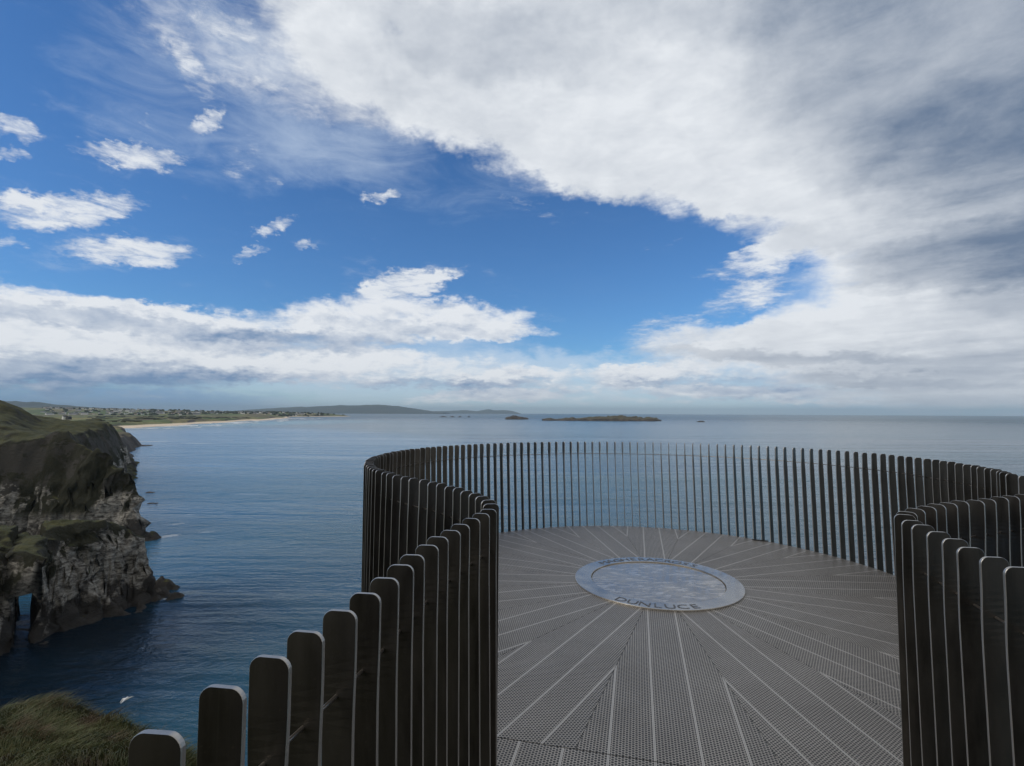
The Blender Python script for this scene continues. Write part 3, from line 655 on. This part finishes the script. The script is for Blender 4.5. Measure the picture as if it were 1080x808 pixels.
def build_bridge():
    # rock lintel closing the slot from above: underside arched, top level with the grass
    n, m = 46, 40; V = []
    P = np.zeros((n, m, 3))
    for i, yy in enumerate(np.linspace(104.6, 120.5, n)):
        cx_ = -.9135 * yy
        for j, t in enumerate(np.linspace(0, 2 * math.pi, m)):
            c, s_ = math.cos(t), math.sin(t); x = cx_ + 4.2 * math.copysign(abs(c) ** .6, c)
            top = -25.4 - .05 * (yy - 112) ** 2 * .3
            z = top if s_ > 0 else -36.6 + 2.6 * (1 - min(abs(x - cx_) / 3.4, 1.3) ** 2)
            zz = (top - 33) / 2 + (z - (top - 33) / 2) * abs(s_) ** .5 if True else z
            P[i, j] = (x, yy, zz)
    d = 1.0
    for a_ in (0, 1): P[..., a_] += d * fbm(P[..., 0] / 3 + 9 * a_, P[..., 1] / 3, P[..., 2] / 1.4, 3)
    P[..., 2] += .6 * fbm(P[..., 0] / 3, P[..., 1] / 3 + 7, P[..., 2] / 2, 3)
    P[:, -1] = P[:, 0]
    me = grid_mesh('natural_arch', P); bm = bmesh.new(); bm.from_mesh(me); bmesh.ops.remove_doubles(bm, verts=bm.verts, dist=.002)
    bmesh.ops.holes_fill(bm, edges=[e for e in bm.edges if e.is_boundary]); bmesh.ops.recalc_face_normals(bm, faces=bm.faces); bm.to_mesh(me); bm.free(); return me
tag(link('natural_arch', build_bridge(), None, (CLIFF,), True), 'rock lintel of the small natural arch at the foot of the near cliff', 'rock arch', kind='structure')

polyB = [(-133.0, 194), (-136, 190), (-142, 187.5), (-152, 184.5), (-163, 181.5), (-178, 174), (-200, 160), (-215, 130), (-300, 120), (-520, 200), (-560, 520), (-420, 560), (-345, 480), (-268, 370), (-215, 290), (-174, 232), (-155, 207), (-146, 201), (-137, 198)]
def hB(X, Y):
    s = sdf(X, Y, polyB)
    s = s + 2.6 * fbm(X / 16, Y / 16, 4.4, 3) + 1.0 * fbm(X / 4.5, Y / 4.5, 1.0, 3)
    ztop = -28.5 + 3 * fbm(X / 25, Y / 25, 2, 2) - 13 * smooth((-150 - X) / 12)
    H = np.interp(s, [-10, -4, -1, .2, 1.4, 3.0, 4.6, 6], [-52, -47, -45.0, -43.8, -39, -33, -28.6, -27]); H = np.where(H > -43, -43 + (H + 43) * (ztop + 43) / 14.5, H)
    lw = smooth((-150 - X) / 16); slope_ = np.where(s > 0, -44.2 + 2.1 * s, -44.2 + .8 * s) + 1.3 * fbm(X / 8, Y / 8, 31, 4) * smooth(s / 3)
    up = (-9.5 - ztop) * np.interp(s, [4.6, 5.8, 7.6, 9.5, 12.5, 18, 30, 60, 110, 170], [0, .30, .60, .78, .89, .96, 1.0, 1.06, 1.18, 1.3])
    H = H + up * (1 + .10 * fbm(X / 30, Y / 30, 9, 3)) + 1.1 * fbm(X / 10, Y / 10, 6, 4) * smooth((s - 4) / 6) + 2.2 * fbm(X / 34, Y / 34, 16, 3) * smooth((s - 20) / 30)
    H = H * (1 - lw) + np.minimum(slope_, H + .3) * lw
    # the hill inland on the left
    H += 9.0 * np.exp(-((((X / Y + 1.005) * 322 / 31) ** 2 + ((Y - 322) / 70) ** 2) ** 2)) + 5 * np.exp(-(((X + 400) / 70) ** 2 + ((Y - 330) / 80) ** 2))
    H += 2.5 * np.exp(-(((X + 165) / 20) ** 2 + ((Y - 206) / 12) ** 2))
    k = smooth((s + 9) / 8) * (s < 5)
    k = smooth((s + 6) / 5) * (s < 5); reef = SEA - 1.8 + 3.6 * k * (.5 + .6 * fbm(X / 4, Y / 4, 21, 4))
    return np.maximum(H, reef), s
def build_B():
    xs = np.concatenate([np.arange(-560, -250, 1.6), np.arange(-250, -112, .55)]); ys = np.concatenate([np.arange(125, 225, .55), np.arange(225, 330, 1.1), np.arange(330, 560, 2.2)])
    X, Y = np.meshgrid(xs, ys); H, s = hB(X, Y)
    w = smooth((s + 3) / 3) * (1 - smooth((s - 6) / 4)); nx = 1.7 * fbm(X / 5, Y / 5, H / 2.2, 3); ny = 1.7 * fbm(X / 5 + 50, Y / 5, H / 2.2, 3)
    return np.stack([X + nx * w, Y + ny * w, H], -1)
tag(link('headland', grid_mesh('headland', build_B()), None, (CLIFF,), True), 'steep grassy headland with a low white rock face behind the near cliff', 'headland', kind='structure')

# mainland round the bay: third headland, dunes, beach, town
B_ = lambda px, d: (ray(px, 440)[0] * d, d)
coast = [(-345, 470), (-430, 600), B_(139, 800), B_(140.5, 830), B_(134, 860), (-760, 960), (-905, 1130), B_(124, 1280), B_(133, 1420), B_(160, 1560), B_(200, 1900), B_(250, 2460), B_(285, 3150), B_(300, 3700), B_(311, 4150), B_(306, 4500), B_(302, 4900),
         B_(312, 5250), B_(330, 5450), B_(350, 5650), B_(366, 5900), B_(372, 6150), B_(360, 6400), B_(320, 6700), B_(200, 7600), B_(0, 8600), B_(-90, 8600), (-4200, 3200), (-1500, 900), (-620, 480)]
def hM(X, Y, s=None):
    if s is None: s = sdf(X, Y, coast)
    d = np.hypot(X, Y); px = CX + F * X / np.maximum(Y, 1)
    sb = s + .010 * d * fbm(X / (.03 * d + 8), Y / (.03 * d + 8), 2.2, 4, .62)
    cliffy = 1 - smooth((Y - 1330) / 200); town = smooth((Y - 4300) / 500)
    hc = np.interp(sb, [-30, -4, 0, 6, 16, 60], [-60, -47, -45, -38, -28, -26])           # rock coast
    hb = np.interp(sb, [-60, 0, 45, 70, 95, 150, 400], [-50, -45, -43.2, -38, -33, -31, -30])   # beach and dunes
    ht = np.interp(sb, [-40, 0, 15, 60, 300], [-50, -45, -40, -33, -26])                   # town shore
    H = hc * cliffy + hb * (1 - cliffy) * (1 - town) + ht * town
    inland = smooth((s - 20) / 200)
    H += inland * (2.6 * fbm(X / 140, Y / 140, 3, 4) + 3.5 * fbm(X / 500, Y / 500, 7, 2))
    H += 7 * np.exp(-((px - 195) / 40) ** 2 - ((Y - 2300) / 500) ** 2) * inland
    # rising ground behind the town, highest on the left
    rise = smooth((Y - 4200) / 1400)
    H += rise * smooth(s / 300) * np.interp(px, [20, 60, 130, 220, 300, 345, 375], [66, 62, 46, 27, 20, 13, 3])
    # third headland a little higher
    H += 6 * np.exp(-((X + 640) / 90) ** 2 - ((Y - 830) / 60) ** 2) * smooth((s - 4) / 12)
    H += np.where(Y < 1200, smooth((-40 - px + 100) / 160) * 10 * inland, 0)
    return H
dd = np.geomspace(440, 8600, 330); pxs = np.linspace(-110, 385, 560)
Dm, Pm = np.meshgrid(dd, pxs, indexing='ij'); Xm = (Pm - CX) / F * Dm
sM = sdf(Xm, Dm, coast); Hm = hM(Xm, Dm, sM)
keep = np.stack([Xm, Dm, Hm], -1)
tag(link('mainland', grid_mesh('mainland', keep), None, (mat_land(),), True), 'low farmland, dunes and sandy beach curving round the far bay', 'coast', kind='structure')
# surf along the beach
def surf():
    V, Fc = [], []
    pts = [B_(133, 1420), B_(160, 1560), B_(200, 1900), B_(250, 2460), B_(285, 3150), B_(300, 3700), B_(311, 4150)]
    P = np.array(pts); l = np.r_[0, np.cumsum(np.hypot(*np.diff(P, axis=0).T))]
    for line, (off, wdt) in enumerate(((2, 60), (80, 22), (130, 12))):
        S_ = np.linspace(0, l[-1], 260); prev = None
        for i, s in enumerate(S_):
            x, y = np.interp(s, l, P[:, 0]), np.interp(s, l, P[:, 1]); x2, y2 = np.interp(s + 5, l, P[:, 0]), np.interp(s + 5, l, P[:, 1])
            if i == len(S_) - 1: break
            t = np.array([x2 - x, y2 - y]); t /= np.hypot(*t); nn = np.array([t[1], -t[0]])
            o_ = off * (.8 + y / 6000) + 10 * float(fbm(s / 120, line * 9.0, 0, 3)); w_ = wdt * (.7 + .9 * float(vnoise(s / 90, line * 5.0 + 2))) * (.7 + y / 3500)
            if line and vnoise(s / 160, line * 3.3 + 7) < .05: w_ = .1
            V += [(x + nn[0] * o_, y + nn[1] * o_, SEA + .25), (x + nn[0] * (o_ + max(w_, .1)), y + nn[1] * (o_ + max(w_, .1)), SEA + .25)]
            if prev is not None: Fc.append((prev, prev + 1, prev + 3, prev + 2))
            prev = len(V) - 2
    # breakers off the end of the beach
    return mesh('surf', V, Fc)
tag(link('surf', surf(), None, (mat_foam(),)), 'white surf breaking along the far beach', 'surf', kind='stuff')

# ---- distant hills
HM = mat_hills()
def ridge(name, prof, d, depth, label, rows=14):
    prof = np.array(prof, float); xs = np.linspace(prof[0, 0], prof[-1, 0], 160); P = np.zeros((rows * 2 - 1, len(xs), 3))
    for j, px in enumerate(xs):
        py = np.interp(px, prof[:, 0], prof[:, 1]); c = at(px, py, d); top = max(c.z - SEA, 2) * (1 + .05 * float(fbm(px / 9, d / 999., 0, 3)))
        for i in range(rows * 2 - 1):
            f = 1 - abs(i - rows + 1) / (rows - 1); yy = d + (i - rows + 1) / (rows - 1) * depth
            h = top * (f ** .8) * (1 + .18 * float(fbm(px / 12, i / 3, 3, 3)) * (1 - f)) 
            P[i, j] = (c.x / d * (d + (yy - d) * .3), yy, SEA - 2 + h)
    return tag(link(name, grid_mesh(name, P), None, (HM,), True), label, 'hills', kind='structure')
ridge('distant_hills', [(232, 436), (262, 432), (300, 430), (340, 428), (375, 427.2), (402, 427), (420, 428.3), (440, 431.4), (452, 433), (460, 434.2), (470, 435)], 22000, 3000, 'long blue flat-topped hill range across the bay')
ridge('distant_hills', [(440, 434.8), (458, 433.6), (475, 433.2), (490, 432.6), (503, 433.6), (511, 432.3), (516, 431.6), (521, 432.8), (532, 432.6), (540, 433.4), (549, 436)], 30000, 3000, 'low faint blue peninsula at the end of the distant hills')
ridge('distant_hills', [(-60, 423), (0, 422), (40, 424.5), (62, 427.2), (84, 428.4), (105, 430.2), (122, 431.8), (150, 433.5), (190, 434.5)], 13000, 2400, 'pale rounded hill behind the town on the far left')

# ---- islets and reefs
RK, RKD = mat_rock(), mat_rock('bare_reef_rock', False)
def islet(name, prof, d, depth, mat, label, kind=None, cat=None, rough=.35, ny=40, seed=0., base=None):
    """prof: skyline (px, py) pairs; depth metres front to back"""
    prof = np.array(prof, float); nx = 150
    xs = np.linspace(prof[0, 0], prof[-1, 0], nx); c0 = at((prof[0, 0] + prof[-1, 0]) / 2, 440, d); X0 = np.array([at(p, 440, d).x for p in xs])
    top = np.array([max(at(p, np.interp(p, prof[:, 0], prof[:, 1]), d).z - SEA, 0) for p in xs])
    P = np.zeros((ny, nx, 3))
    for i in range(ny):
        v = i / (ny - 1) * 2 - 1; e = math.sqrt(max(1 - v * v, 0))
        yy = v * depth / 2 * np.minimum(1, top / (top.max() + 1e-6) + .35)
        n = fbm(X0 / (depth * .12) + seed, yy / (depth * .12), seed, 4)
        P[i, :, 0] = X0 - c0.x; P[i, :, 1] = yy
        P[i, :, 2] = np.where(top > 0, top * (e ** .7) * (1 + rough * n) - 1.6 * (1 - e), -3)
    me = grid_mesh(name, P); o = link(name, me, None, (mat,), True); o.location = (c0.x, d, SEA)
    return tag(o, label, cat, kind=kind)
islet('island', [(572, 442.2), (580, 441.4), (588, 442), (597, 441.3), (604, 440.6), (610, 441.6), (616, 440.8), (628, 440.3), (640, 439.8), (650, 439.4), (654, 438.8), (657, 439.8), (664, 440.8), (674, 440.0), (684, 440.4), (692, 441.6), (697, 443.6)], 3350, 170, RK, 'long low brown rocky island off the coast', 'structure', 'island', .42, 44, 3.)
islet('skerry', [(533, 441), (537, 439.9), (541, 439.0), (545, 439.4), (548, 440.0), (553, 440.5), (557, 440.9)], 3900, 110, RKD, 'small jagged dark rock left of the long low island', None, 'rock', .4, 30, 8.)
islet('skerry', [(735, 444.7), (737, 444.1), (741, 443.9), (743, 444.7)], 3000, 20, RKD, 'tiny flat dark rock alone at the right of the long island', None, 'rock', .2, 16, 5.)
for a_, b2, lab in ((463, 472, 'faint low reef under the distant hills, longest of its row'), (474, 480, 'faint short reef second along the row under the distant hills'), (483, 487, 'faint tiny reef third along the row under the distant hills'), (493, 496, 'faint tiny reef at the right end of the row under the distant hills')):
    islet('reef', [(a_, 439.8), ((a_ + b2) / 2, 438.9), (b2, 439.8)], 5600, 60, RKD, lab, None, 'reef', .2, 14, a_)
for a_, b2, y_, dep, lab in ((158, 172, 531, 6, 'dark flat rock awash off the steep headland'), (156, 168, 519.5, 7, 'broken dark rock in white water off the steep headland'), (139, 160, 470.2, 30, 'low reef running out from the third headland')):
    d_ = (CAMZ - SEA) / -ray((a_ + b2) / 2, y_)[1]; hp = .55
    islet('sea_rock', [(a_, y_ + .3), (a_ + 3, y_ - hp), ((a_ + b2) / 2 - 2, y_ - 1.5 * hp), ((a_ + b2) / 2 + 2, y_ - .4 * hp), (b2 - 3, y_ - 1.1 * hp), (b2, y_ + .3)], d_, dep, RKD, lab, None, 'rock', .5, 18, a_)

# ---- town houses
WALLM = [plain('white_render', (.70, .69, .66), (.80, .79, .76)), plain('cream_render', (.52, .47, .39), (.6, .55, .47)), plain('grey_render', (.34, .34, .35), (.44, .44, .45))]
ROOFM = [plain('slate_roof', (.05, .052, .06), (.09, .09, .10)), plain('brown_tile_roof', (.13, .075, .055), (.17, .10, .07))]
def house_mesh(name, w, dp, h, rf, wm, rm, chim=True):
    V = [(-w, -dp, -4), (w, -dp, -4), (w, dp, -4), (-w, dp, -4), (-w, -dp, h), (w, -dp, h), (w, dp, h), (-w, dp, h), (-w, 0, h + rf), (w, 0, h + rf)]
    Fc = [(0, 1, 5, 4), (2, 3, 7, 6), (1, 2, 6, 9, 5), (3, 0, 4, 8, 7)]; mi = [0] * 4
    e = .5; n = len(V); V += [(-w - e, -dp - e, h - e * rf / dp), (w + e, -dp - e, h - e * rf / dp), (w + e, 0, h + rf + .12), (-w - e, 0, h + rf + .12), (w + e, dp + e, h - e * rf / dp), (-w - e, dp + e, h - e * rf / dp)]
    Fc += [(n, n + 1, n + 2, n + 3), (n + 3, n + 2, n + 4, n + 5)]; mi += [1, 1]
    if chim:
        for cx_ in (-w * .8, w * .8):
            n = len(V); V += [(cx_ + a, b, z) for z in (h + rf - .6, h + rf + 1.6) for a, b in ((-.5, -.5), (.5, -.5), (.5, .5), (-.5, .5))]
            Fc += [(n, n + 1, n + 5, n + 4), (n + 1, n + 2, n + 6, n + 5), (n + 2, n + 3, n + 7, n + 6), (n + 3, n, n + 4, n + 7), (n + 4, n + 5, n + 6, n + 7)]; mi += [0] * 5
    me = mesh(name, V, Fc); me.materials.append(wm); me.materials.append(rm); me.polygons.foreach_set('material_index', mi); return me
kinds = [('house', house_mesh('white_house', 7, 4.2, 5.6, 3.2, WALLM[0], ROOFM[0]), 'tiny white slate-roofed house in the far town beyond the beach', 'white houses of the far town'),
         ('house', house_mesh('cream_house', 8, 4.5, 5.4, 3.4, WALLM[1], ROOFM[1]), 'tiny cream brown-roofed house in the far town beyond the beach', 'cream houses of the far town'),
         ('terrace', house_mesh('grey_terrace', 20, 5, 7.5, 3.6, WALLM[2], ROOFM[0]), 'long grey terrace of houses in the far town beyond the beach', 'grey terraces of the far town'),
         ('terrace', house_mesh('white_terrace', 17, 5.5, 8.5, 3.4, WALLM[0], ROOFM[0]), 'long white terrace of houses in the far town beyond the beach', 'white terraces of the far town')]
cnt = 0; tries = 0; spots = []
while cnt < 270 and tries < 6000:
    tries += 1
    px = random.uniform(46, 342) if random.random() < .6 else random.uniform(46, 200); d = random.uniform(4350, 5900) if px < 230 else random.uniform(4900, 5700)
    x = (px - CX) / F * d
    s = float(sdf(np.array([x]), np.array([d]), coast)[0])
    if s < 25 or any((x - q[0]) ** 2 + (d - q[1]) ** 2 < 34 ** 2 for q in spots): continue
    z = float(hM(np.array([x]), np.array([d]), np.array([s]))[0]); spots.append((x, d))
    nm, me, lab, grp = random.choices(kinds, (5, 3, 2, 1.6))[0]
    o = bpy.data.objects.new(nm, me); COL.objects.link(o); o.location = (x, d, z); o.rotation_euler = (0, 0, random.choice((0, 0, .25, -.3, 1.4))); o.scale = [random.uniform(1.0, 1.4)] * 3
    tag(o, lab, 'house', grp); cnt += 1
# woods and gardens between the houses
def woods(name, pts, label, mat):
    bm = bmesh.new(); bmesh.ops.create_icosphere(bm, subdivisions=2, radius=1); bv = np.array([v.co[:] for v in bm.verts]); bf = np.array([[v.index for v in f.verts] for f in bm.faces]); bm.free()
    VV, FF = [], []; n0 = 0
    for x, y, z, r, h in pts:
        q = bv * (1 + .35 * fbm(bv[:, 0] * 1.7 + x, bv[:, 1] * 1.7 + y, bv[:, 2] * 1.7, 3))[:, None] * (r, r, h) + (x, y, z + h * .6); VV.append(q); FF.append(bf + n0); n0 += len(q)
    me = fast_mesh(bpy.data.meshes.new(name), np.concatenate(VV), np.concatenate(FF)); return tag(link(name, me, None, (mat,)), label, 'trees', kind='stuff')
TREE = plain('dark_tree_foliage', (.018, .028, .012), (.045, .055, .022), .3, .9)
tp = []
for i in range(300):
    px = random.uniform(150, 372) if i < 230 else random.uniform(45, 200); d = random.uniform(4900, 6000) if px > 230 else random.uniform(4300, 5800); x = (px - CX) / F * d
    s = float(sdf(np.array([x]), np.array([d]), coast)[0])
    if s < 20: continue
    tp.append((x, d, float(hM(np.array([x]), np.array([d]), np.array([s]))[0]), random.uniform(9, 22), random.uniform(6, 11)))
woods('woodland', tp, 'dark trees massed between the houses of the far town', TREE)
sp = []
for i in range(240):
    px = random.uniform(95, 285); d = random.uniform(1500, 3300); x = (px - CX) / F * d; s = float(sdf(np.array([x]), np.array([d]), coast)[0])
    if s < 95: continue
    sp.append((x, d, float(hM(np.array([x]), np.array([d]), np.array([s]))[0]), random.uniform(6, 22), random.uniform(1.2, 3.2)))
woods('dune_scrub', sp, 'dark scrub patches on the dunes behind the beach', plain('scrub', (.03, .036, .016), (.06, .06, .03), .3, .9))
# white farm building on the ridge
px, d = 69.5, 1500; x = (px - CX) / F * d
z = float(hM(np.array([x]), np.array([d]))[0])
farm = tag(empty('farm_building', (x, d, max(z, at(px, 441.0, d).z))), 'white gabled farm building alone on the dark ridge before the far town', 'farm building')
me = house_mesh('wall', 5, 3.6, 4.2, 3.4, WALLM[0], ROOFM[0], False)
def only(me, k, name):
    m2 = me.copy(); m2.name = name; bm = bmesh.new(); bm.from_mesh(m2); bmesh.ops.delete(bm, geom=[f for f in bm.faces if f.material_index != k], context='FACES'); bm.to_mesh(m2); bm.free(); return m2
for kk, nm in ((0, 'wall'), (1, 'roof')): 
    o = link(nm, only(me, kk, nm), farm); o.rotation_euler = (0, 0, R(68))
o = link('side_shed', house_mesh('side_shed', 5, 4, 3.6, 2.6, plain('dark_cladding', (.03, .03, .03), (.06, .055, .05)), ROOFM[0], False), farm); o.location = (10.5, 2, 0); o.rotation_euler = (0, 0, R(80))

# ================================================================ NEAR GRASSY BANK
def hG(X, Y):
    # cliff-top ground: level beside the walkway, rolling over to the seaward edge
    e = np.interp(Y, [-30, 0, 4, 7, 9, 11, 13, 20], [-1.2, -1.4, -2.3, -3.5, -4.3, -5.3, -8.8, -16])      # right-hand brink
    s = e - X + .5 * fbm(X / 2, Y / 2, 3, 3)
    back = np.interp(X, [-30, -14, -10, -8, -6.5, -5], [13.5, 11.8, 11.2, 10.8, 10.2, 9.2]) - Y + .35 * fbm(X / 1.7, Y / 1.7, 9, 3)
    top = np.interp(Y, [-30, -3, 0, 4, 7, 10, 14], [-.35, -.4, -.9, -1.9, -2.55, -3.0, -3.3]) - .10 * np.maximum(-9 - X, 0) + .22 * fbm(X / 1.5, Y / 1.5, 2, 3) + .25 * np.exp(-((X + 7.6) / 1.6) ** 2 - ((Y - 9.3) / 1.6) ** 2)
    m = np.minimum(s, back)
    drop = np.interp(m, [-30, -8, -3, -1, 0, .8, 2.2], [-48, -22, -7, -2.4, -1.0, -.3, 0])
    return top + drop - .78 * smooth((Y - 2.) / 5.) * (1 + .35 * smooth((-7.5 - X) / 3.))
xs = np.concatenate([np.arange(-60, -16, .8), np.arange(-16, 4, .16), np.arange(4, 40, .8)]); ys = np.concatenate([np.arange(-40, -2, .8), np.arange(-2, 16, .16), np.arange(16, 40, .8)])
X, Y = np.meshgrid(xs, ys); H = hG(X, Y)
under = smooth((Y + 3.5) / 2.0) * smooth((X + 2.2) / 1.2); 
H = np.minimum(H, np.where(Y > -6, -.45, 9))
tag(link('grassy_bank', grid_mesh('grassy_bank', np.stack([X, Y, H], -1)), None, (mat_soil(),), True), 'rough grassy cliff-top bank dropping to the sea', 'ground', kind='structure')
def blades():
    n = 42000
    bx = rng.uniform(-13.5, -2.2, n * 2); by = rng.uniform(3.6, 12.6, n * 2)
    px = CX + F * bx / by
    z = hG(bx, by); py = 435.7 - F * (z - CAMZ) / by
    ok = (px > -70) & (px < 235) & (py < 880) & (z > -8.5); bx, by, z = bx[ok][:n], by[ok][:n], z[ok][:n]; n = len(bx)
    cl = vnoise(bx / .35, by / .35, 1); Ln = (.24 + .16 * rng.random(n)) * (1 + .5 * cl) ; w = .0035 + .003 * rng.random(n)
    # the wind lays the tufts over to the right and down
    ang = R(-25) + .9 * fbm(bx / 1.1, by / 1.1, 4, 2) + rng.normal(0, .35, n)
    lean = .55 + .35 * rng.random(n)
    dx, dy = np.cos(ang), np.sin(ang); sxx, syy = -dy * 0 + 1.0, 0.0
    V = np.zeros((n, 7, 3)); 
    for j, (f, ww) in enumerate(((0, 1), (.4, .85), (.75, .55))):
        hz = Ln * (f - lean * .75 * f * f); ho = Ln * lean * f * f * 1.1
        cx_, cy_, cz_ = bx + dx * ho, by + dy * ho, z + hz
        V[:, 2 * j] = np.stack([cx_ - w * ww, cy_, cz_], -1); V[:, 2 * j + 1] = np.stack([cx_ + w * ww, cy_, cz_], -1)
    V[:, 6] = np.stack([bx + dx * Ln * lean * 1.15, by + dy * Ln * lean * 1.15, z + Ln * (1 - lean * .78)], -1)
    b0 = (np.arange(n) * 7)[:, None]
    T = np.concatenate([b0 + t for t in ([0, 1, 3], [0, 3, 2], [2, 3, 5], [2, 5, 4], [4, 5, 6])])
    return fast_mesh(bpy.data.meshes.new('grass'), V.reshape(-1, 3), T)
tag(link('grass', blades(), None, (mat_blade(),)), 'long windblown grass on the near bank', 'grass', kind='stuff')

# ================================================================ GULL
def gull():
    P = at(131.5, 738.2, 40.0)
    right = Vector((1, 0, 0)); up = Vector((0, -.25, .97)); fw = Vector((.1, .95, .25))
    J = [((0, -.26, -.01), .03), ((0, -.12, 0), .065), ((0, .05, 0), .075), ((0, .18, .02), .05), ((0, .25, .03), .042), ((0, .32, .025), .012), ((0, -.36, .0), .05),
         ((.12, .03, .05), .045), ((.36, .05, .17), .034), ((.66, -.02, .33), .022), ((.86, -.09, .40), .008),
         ((-.1, .03, .04), .045), ((-.20, .06, .02), .034), ((-.30, .0, -.12), .022), ((-.36, -.08, -.2), .008)]
    E = [(6, 0), (0, 1), (1, 2), (2, 3), (3, 4), (4, 5), (2, 7), (7, 8), (8, 9), (9, 10), (2, 11), (11, 12), (12, 13), (13, 14)]
    me = bpy.data.meshes.new('gull'); me.from_pydata([p for p, r in J], E, []); me.update()
    o = bpy.data.objects.new('gull', me); COL.objects.link(o)
    md = o.modifiers.new('skin', 'SKIN'); md.use_smooth_shade = True
    for i, (p, r) in enumerate(J):
        sv = me.skin_vertices[0].data[i]; sv.radius = (r, r) if i < 6 else ((r * .3, r * 1.6) if i > 6 else (.012, .06)); sv.use_root = (i == 2)
    sb = o.modifiers.new('subsurf', 'SUBSURF'); sb.levels = 1; sb.render_levels = 2
    me.materials.append(plain('white_feathers', (.74, .74, .74), (.82, .82, .82), 8)); o.location = P; o.rotation_euler = (R(12), 0, R(-8))
    return tag(o, 'white gull gliding over the sea past the grassy bank', 'gull')
gull()

# ================================================================ HAZE
V = [(x, y, z) for z in (SEA - 12, 560) for x, y in ((-64000, -64000), (64000, -64000), (64000, 64000), (-64000, 64000))]
hz = mesh('haze', V, [(3, 2, 1, 0), (4, 5, 6, 7), (0, 1, 5, 4), (1, 2, 6, 5), (2, 3, 7, 6), (3, 0, 4, 7)])
m = bpy.data.materials.new('haze_air'); m.use_nodes = True; nt = m.node_tree
for n_ in list(nt.nodes):
    if n_.type != 'OUTPUT_MATERIAL': nt.nodes.remove(n_)
pv = nt.nodes.new('ShaderNodeVolumePrincipled'); pv.inputs['Color'].default_value = (.62, .82, 1., 1); pv.inputs['Density'].default_value = 2.8e-5; pv.inputs['Anisotropy'].default_value = -.2
nt.links.new(pv.outputs[0], nt.nodes['Material Output'].inputs['Volume'])
tag(link('haze', hz, None, (m,)), 'thin blue sea haze over the far coast', 'haze', kind='stuff')

# ================================================================ RENDER
vs = SC.view_settings; vs.view_transform = 'Standard'; vs.look = 'None'; vs.exposure = 0.0; vs.gamma = 1; vs.use_curve_mapping = False
SC.render.engine = 'CYCLES'; SC.cycles.use_denoising = True; SC.cycles.max_bounces = 6; SC.cycles.volume_bounces = 0; SC.cycles.sample_clamp_indirect = 6
SC.cycles.use_adaptive_sampling = True; SC.cycles.adaptive_threshold = .01
SC.render.film_transparent = False
